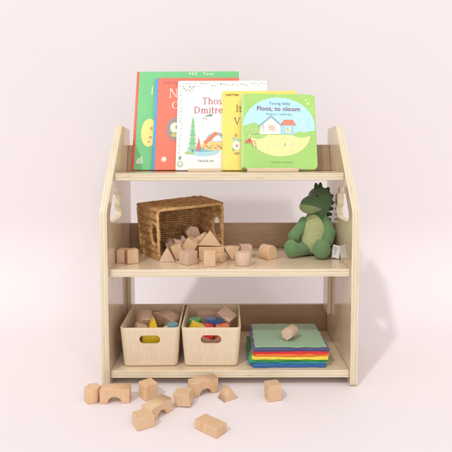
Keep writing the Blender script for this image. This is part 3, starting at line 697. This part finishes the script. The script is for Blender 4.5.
# ------------------------------------------------------------------ plush dinosaur (implicit surface -> mesh)
def surface_net(fn, lo, hi, step):
    lo = np.array(lo); nn = np.ceil((np.array(hi) - lo) / step).astype(int) + 1
    g = np.stack(np.meshgrid(*[lo[i] + step * np.arange(nn[i]) for i in range(3)], indexing='ij'), -1)
    f = fn(g); ins = f < 0
    acc = np.zeros(tuple(nn - 1) + (3,)); cnt = np.zeros(tuple(nn - 1))
    sl = lambda o: tuple(slice(o[i], nn[i] - 1 + o[i]) for i in range(3))
    cs = [(i, j, k) for i in (0, 1) for j in (0, 1) for k in (0, 1)]
    for c in cs:
        for ax in range(3):
            if c[ax] == 0:
                d = list(c); d[ax] = 1; f0, f1 = f[sl(c)], f[sl(d)]; cr = (f0 < 0) != (f1 < 0)
                t = np.where(cr, f0 / np.where(f0 == f1, 1, f0 - f1), 0)[..., None]
                acc += np.where(cr[..., None], g[sl(c)] * (1 - t) + g[sl(d)] * t, 0); cnt += cr
    act = cnt > 0; ids = -np.ones(cnt.shape, int); ids[act] = np.arange(act.sum()); V = acc[act] / cnt[act][:, None]; F = []
    for ax in range(3):
        b1, b2 = [(1, 2), (2, 0), (0, 1)][ax]
        s0 = [slice(1, n_ - 1) for n_ in nn]; s0[ax] = slice(0, nn[ax] - 1); s1 = list(s0); s1[ax] = slice(1, nn[ax])
        a0, a1 = ins[tuple(s0)], ins[tuple(s1)]; idx = np.argwhere(a0 != a1); fl = a0[a0 != a1]
        idx = idx + np.array([0 if i == ax else 1 for i in range(3)])
        def cell(d1, d2):
            q = idx.copy(); q[:, b1] -= d1; q[:, b2] -= d2; return ids[q[:, 0], q[:, 1], q[:, 2]]
        qd = np.stack([cell(1, 1), cell(0, 1), cell(0, 0), cell(1, 0)], 1)
        qd[~fl] = qd[~fl][:, ::-1]; F.append(qd)
    return V, np.concatenate(F)
def ell_(p, c, r, rot=None):
    q = p - np.array(c)
    if rot is not None: q = q @ np.array(rot.to_3x3())      # world -> local
    r = np.array(r); k0 = np.linalg.norm(q / r, axis=-1); k1 = np.linalg.norm(q / (r * r), axis=-1) + 1e-9
    return k0 * (k0 - 1) / k1
def cap(p, a, b, ra, rb):
    a, b = np.array(a), np.array(b); ba = b - a; h = np.clip(((p - a) @ ba) / (ba @ ba), 0, 1)
    return np.linalg.norm(p - a - h[..., None] * ba, axis=-1) - (ra + (rb - ra) * h)
def smin(a, b, k): h = np.clip(.5 + .5 * (b - a) / k, 0, 1); return b * (1 - h) + a * h - k * h * (1 - h)
DX, DY = .238, .185
dino = empty('plush_dinosaur', (DX, DY, Z2 + .001)); tag(dino, 'green knitted toy dinosaur sitting against the right side panel', 'soft toy')
Mloc = Matrix.Translation((-DX, -DY, -Z2 - .001))
Rz = Matrix.Rotation(R(-35), 3, 'Z')
TC = (.237, .195, .342)
def torso(p): return smin(cap(p, (.241, .196, .380), (.247, .199, .415), .027, .024), torso0(p), .012)
def torso0(p): return smin(ell_(p, TC, (.043, .038, .056)), ell_(p, (.237, .19, .318), (.046, .042, .031)), .02)
Rsn = (Matrix.Rotation(R(25), 3, 'Z') @ Matrix.Rotation(R(-14), 3, 'Y'))
def head(p):
    d = ell_(p, (.252, .200, .438), (.035, .032, .0365))
    d = smin(d, ell_(p, (.221, .171, .429), (.031, .0235, .0235), Rsn), .016)
    return d
def limbs(p):
    la = smin(cap(p, (.206, .190, .379), (.188, .172, .357), .0135, .013), cap(p, (.188, .172, .357), (.175, .160, .344), .0135, .0155), .006)
    ra = smin(cap(p, (.264, .188, .378), (.2725, .168, .350), .017, .0165), cap(p, (.2725, .168, .350), (.262, .146, .332), .0165, .0155), .006)
    ll = smin(cap(p, (.212, .172, .309), (.178, .148, .308), .0185, .0165), ell_(p, (.165, .138, .315), (.019, .017, .024), Matrix.Rotation(R(-20), 3, 'Z')), .008)
    rl = smin(cap(p, (.250, .170, .309), (.246, .138, .312), .020, .019), ell_(p, (.243, .120, .3165), (.0235, .018, .0265)), .008)
    return la, ra, ll, rl
def body(p):
    d = torso(p); d = smin(d, head(p), .010)
    for l in limbs(p): d = smin(d, l, .0035)
    tail = cap(p, (.262, .215, .305), (.279, .252, .302), .019, .008); d = smin(d, tail, .01)
    return np.maximum(d, Z2 + .0015 - p[..., 2])
st = .0016
V, F = surface_net(body, (.135, .095, .284), (.300, .265, .482), st)
def relax(V, F, it=4):
    for _ in range(it):
        acc = np.zeros_like(V); cnt = np.zeros(len(V))
        for k in range(4):
            a_, b_ = F[:, k], F[:, (k + 1) % 4]
            np.add.at(acc, a_, V[b_]); np.add.at(cnt, a_, 1); np.add.at(acc, b_, V[a_]); np.add.at(cnt, b_, 1)
        V = V * .4 + .6 * acc / cnt[:, None]
    return V
V = relax(V, F)
K_dark = knit('plush_dark_green', (.066, .135, .048), strength=.35, var=.12, scale=2 * PI / .0022); K_mid = knit('plush_green', (.13, .255, .10), strength=.4, var=.13, scale=2 * PI / .0022); K_bel = knit('plush_belly', (.43, .46, .21), scale=2 * PI / .0040, strength=.7, var=.13)
K_spk = plain('felt_spikes', (.038, .085, .036), .95, .2, 300, bump=.5)
def lumps(V):
    out = []
    for p in V:
        q = Vector(p); o_ = noise.noise_vector(q * 55) * .0016 + noise.noise_vector(q * 420) * .00042
        out.append((p[0] + o_.x, p[1] + o_.y, p[2] + o_.z * .6))
    return np.array(out)
def biggest(V, F):
    par = np.arange(len(V))
    for _ in range(400):
        m = par[F].min(1); new = par.copy()
        for k in range(4): np.minimum.at(new, F[:, k], m)
        if (new == par).all(): break
        par = new
    r = np.bincount(par).argmax(); return F[par[F[:, 0]] == r]
# one continuous knitted skin, darker yarn for head and back
cen = V[F].mean(1)
dh = head(cen); dt = torso(cen); dl = np.min(np.stack(limbs(cen)), 0)
idx = np.where((dl > .0025) & ((cen[:, 2] > .375) | (cen[:, 1] > .19)), 0, 1)
V = lumps(V); V[:, 2] = np.maximum(V[:, 2], Z2 + .0012)
me = mesh(V.tolist(), F.tolist(), [K_dark, K_mid], idx.tolist(), True); me.transform(Mloc); me.update(); link('body', me, dino)
def patch(fn, lo, hi, name, mat, offs, step=.0014):
    V_, F_ = surface_net(fn, lo, hi, step); V_ = lumps(relax(V_, F_, 3)); F_ = biggest(V_, F_); u_, inv_ = np.unique(F_, return_inverse=True); V_ = V_[u_]; F_ = inv_.reshape(F_.shape); m_ = mesh(V_.tolist(), F_.tolist(), [mat], None, True); m_.transform(Mloc); return link(name, m_, dino)
# belly: proud oval patch over the front of the torso, facing the camera
bdir = np.array((-.30, -1, .05)); bdir /= np.linalg.norm(bdir)
def belly(p):
    q = p - np.array((.2265, .165, .350)); fr = q @ bdir
    s = q - fr[..., None] * bdir; ex = s @ np.array((bdir[1], -bdir[0], 0)) / -.031; ez = s[..., 2] / .052
    cut = (np.sqrt(ex ** 2 + ez ** 2) - 1) * .03
    return np.maximum(np.maximum(torso(p) - .0016, cut), -fr - .03)
patch(belly, (.18, .125, .288), (.285, .205, .412), 'belly', K_bel, 0)
def jaw(p):
    d = smin(head(p) - .0012, head(p) - .0012, .001)
    ax = np.array((-.17, -.22, -.93)); ax /= np.linalg.norm(ax)
    q = p - np.array((.219, .166, .4265)); cut = -(q @ ax) + .0030
    return np.maximum(d, cut)
patch(jaw, (.185, .135, .395), (.262, .205, .440), 'jaw', knit('plush_jaw', (.24, .33, .12)), 0)
# spikes: small felt cones down the head and back
def cone(p0, p1, r, name='spike'):
    p0, p1 = Vector(p0), Vector(p1); m_ = MB(); m_.add(*tube([p0, p0.lerp(p1, .35), p0.lerp(p1, .7), p0.lerp(p1, .93), p1], [r, r * .95, r * .72, r * .38, r * .12], 10))
    me_ = m_.mesh([K_spk]); me_.transform(Mloc); link(name, me_, dino)
cone((.243, .196, .465), (.239, .195, .486), .0075); cone((.251, .197, .466), (.253, .197, .487), .0075)
cone((.268, .200, .458), (.277, .200, .473), .0085); cone((.274, .198, .444), (.2885, .197, .452), .0082)
cone((.276, .198, .429), (.2905, .195, .432), .0078); cone((.272, .200, .414), (.2895, .198, .414), .0074); cone((.268, .203, .399), (.2875, .203, .397), .0072)
cone((.268, .208, .384), (.2870, .212, .382), .0070)
eye_m = plain('eye_black', (.01, .012, .01), .25, .02)
bm = bmesh.new(); bmesh.ops.create_uvsphere(bm, u_segments=14, v_segments=10, radius=.0032, matrix=Matrix.Translation((.2385, .1668, .4505))); me = bpy.data.meshes.new('e'); bm.to_mesh(me); bm.free()
setmats(me, [eye_m]); me.transform(Mloc); link('eye', me, dino)
# cloth care tag by the hip, slightly bent
tg = MB(); VV = []; FF = []
for i in range(7):
    for j in range(9):
        u, v = i / 6, j / 8; x = (u - .5) * .020; zz = v * .035; y = .007 * math.sin(v * 2.6) + .0035 * math.sin(u * 4 + v * 2)
        VV.append((x, y, zz))
nV = len(VV); VV += [(x, y + .0007, zz) for x, y, zz in VV]
for i in range(6):
    for j in range(8):
        a_ = i * 9 + j; FF.append((a_, a_ + 9, a_ + 10, a_ + 1)); FF.append((nV + a_, nV + a_ + 1, nV + a_ + 10, nV + a_ + 9))
for i in range(6): FF.append((i * 9, nV + i * 9, nV + i * 9 + 9, i * 9 + 9)); FF.append((i * 9 + 8, i * 9 + 17, nV + i * 9 + 17, nV + i * 9 + 8))
for j in range(8): FF.append((j, j + 1, nV + j + 1, nV + j)); FF.append((54 + j, nV + 54 + j, nV + 55 + j, 55 + j))
me = mesh(VV, FF, [plain('tag_white', (.80, .81, .80), .6, .02)], smooth=True)
me.transform(Mloc @ Matrix.Translation((.279, .122, Z2 + .0025)) @ Matrix.Rotation(R(-8), 4, 'Z') @ Matrix.Rotation(R(8), 4, 'Y')); tgo = link('cloth_tag', me, dino)
mb2 = MB()
for k in range(5):
    z_ = .010 + k * .004; m_ = boxmesh(.012 - (k % 2) * .003, .0002, .0009, 0, 1, (0, .007 * math.sin(z_ / .035 * 2.6) + .0035 * math.sin(2 + z_ / .035 * 2) - .0006, z_)); mb2.addmesh(m_)
me = mb2.mesh([plain('tag_print', (.35, .36, .38), .6)], False); me.transform(Mloc @ Matrix.Translation((.279, .1215, Z2 + .0025)) @ Matrix.Rotation(R(-8), 4, 'Z') @ Matrix.Rotation(R(8), 4, 'Y')); link('tag_print', me, tgo)

# ------------------------------------------------------------------ light
wd = bpy.data.worlds.new('World'); sc.world = wd; wd.use_nodes = True; nt = wd.node_tree; bg = nt.nodes['Background']
tc = nt.nodes.new('ShaderNodeTexCoord'); dp = nt.nodes.new('ShaderNodeVectorMath'); dp.operation = 'DOT_PRODUCT'; dp.inputs[1].default_value = (-.08, -.985, .12)
nt.links.new(tc.outputs['Generated'], dp.inputs[0])
mx_ = nt.nodes.new('ShaderNodeMath'); mx_.operation = 'MAXIMUM'; mx_.inputs[1].default_value = 0; nt.links.new(dp.outputs['Value'], mx_.inputs[0])
sq = nt.nodes.new('ShaderNodeMath'); sq.operation = 'POWER'; sq.inputs[1].default_value = 2; nt.links.new(mx_.outputs[0], sq.inputs[0])
ma = nt.nodes.new('ShaderNodeMath'); ma.operation = 'MULTIPLY_ADD'; ma.inputs[1].default_value = .20; ma.inputs[2].default_value = .972; nt.links.new(sq.outputs[0], ma.inputs[0])
nt.links.new(ma.outputs[0], bg.inputs[1]); bg.inputs[0].default_value = (1, .95, .94, 1)
def sun(name, d, strength, ang, col):
    l = bpy.data.lights.new(name, 'SUN'); l.energy = strength; l.angle = R(ang); l.color = col
    o = bpy.data.objects.new(name, l); COL.objects.link(o); o.rotation_euler = Vector(d).to_track_quat('-Z', 'Y').to_euler(); o.location = tuple(-x * 2 for x in d)
sun('key_light', (.64, 1, -1.34), .92, 3.0, (.97, 1, .975))
sun('fill_light', (-.62, 1, -1.0), .18, 9, (1, .98, .97))

# ------------------------------------------------------------------ camera
D_, CX, CZ, PIT, ROL, FPX, PY = 1.1678, -.0082, .5697, .0653, .0028, 495.3, 185.0
cam = bpy.data.cameras.new('camera'); co = bpy.data.objects.new('camera', cam); COL.objects.link(co)
co.location = (CX, -D_, CZ); 
co.rotation_euler = (Matrix.Rotation(PI / 2 - PIT, 4, 'X') @ Matrix.Rotation(-ROL, 4, 'Z')).to_euler()
cam.sensor_fit = 'HORIZONTAL'; cam.sensor_width = 36; cam.lens = 36 * FPX / 452; cam.shift_y = (PY - 226) / 452; cam.shift_x = 0
cam.clip_start = .01; cam.clip_end = 50; sc.camera = co
sc.view_settings.view_transform = 'Standard'; sc.view_settings.look = 'None'; sc.view_settings.exposure = 0; sc.view_settings.gamma = 1
sc.render.engine = 'CYCLES'; sc.cycles.max_bounces = 8; sc.cycles.diffuse_bounces = 5
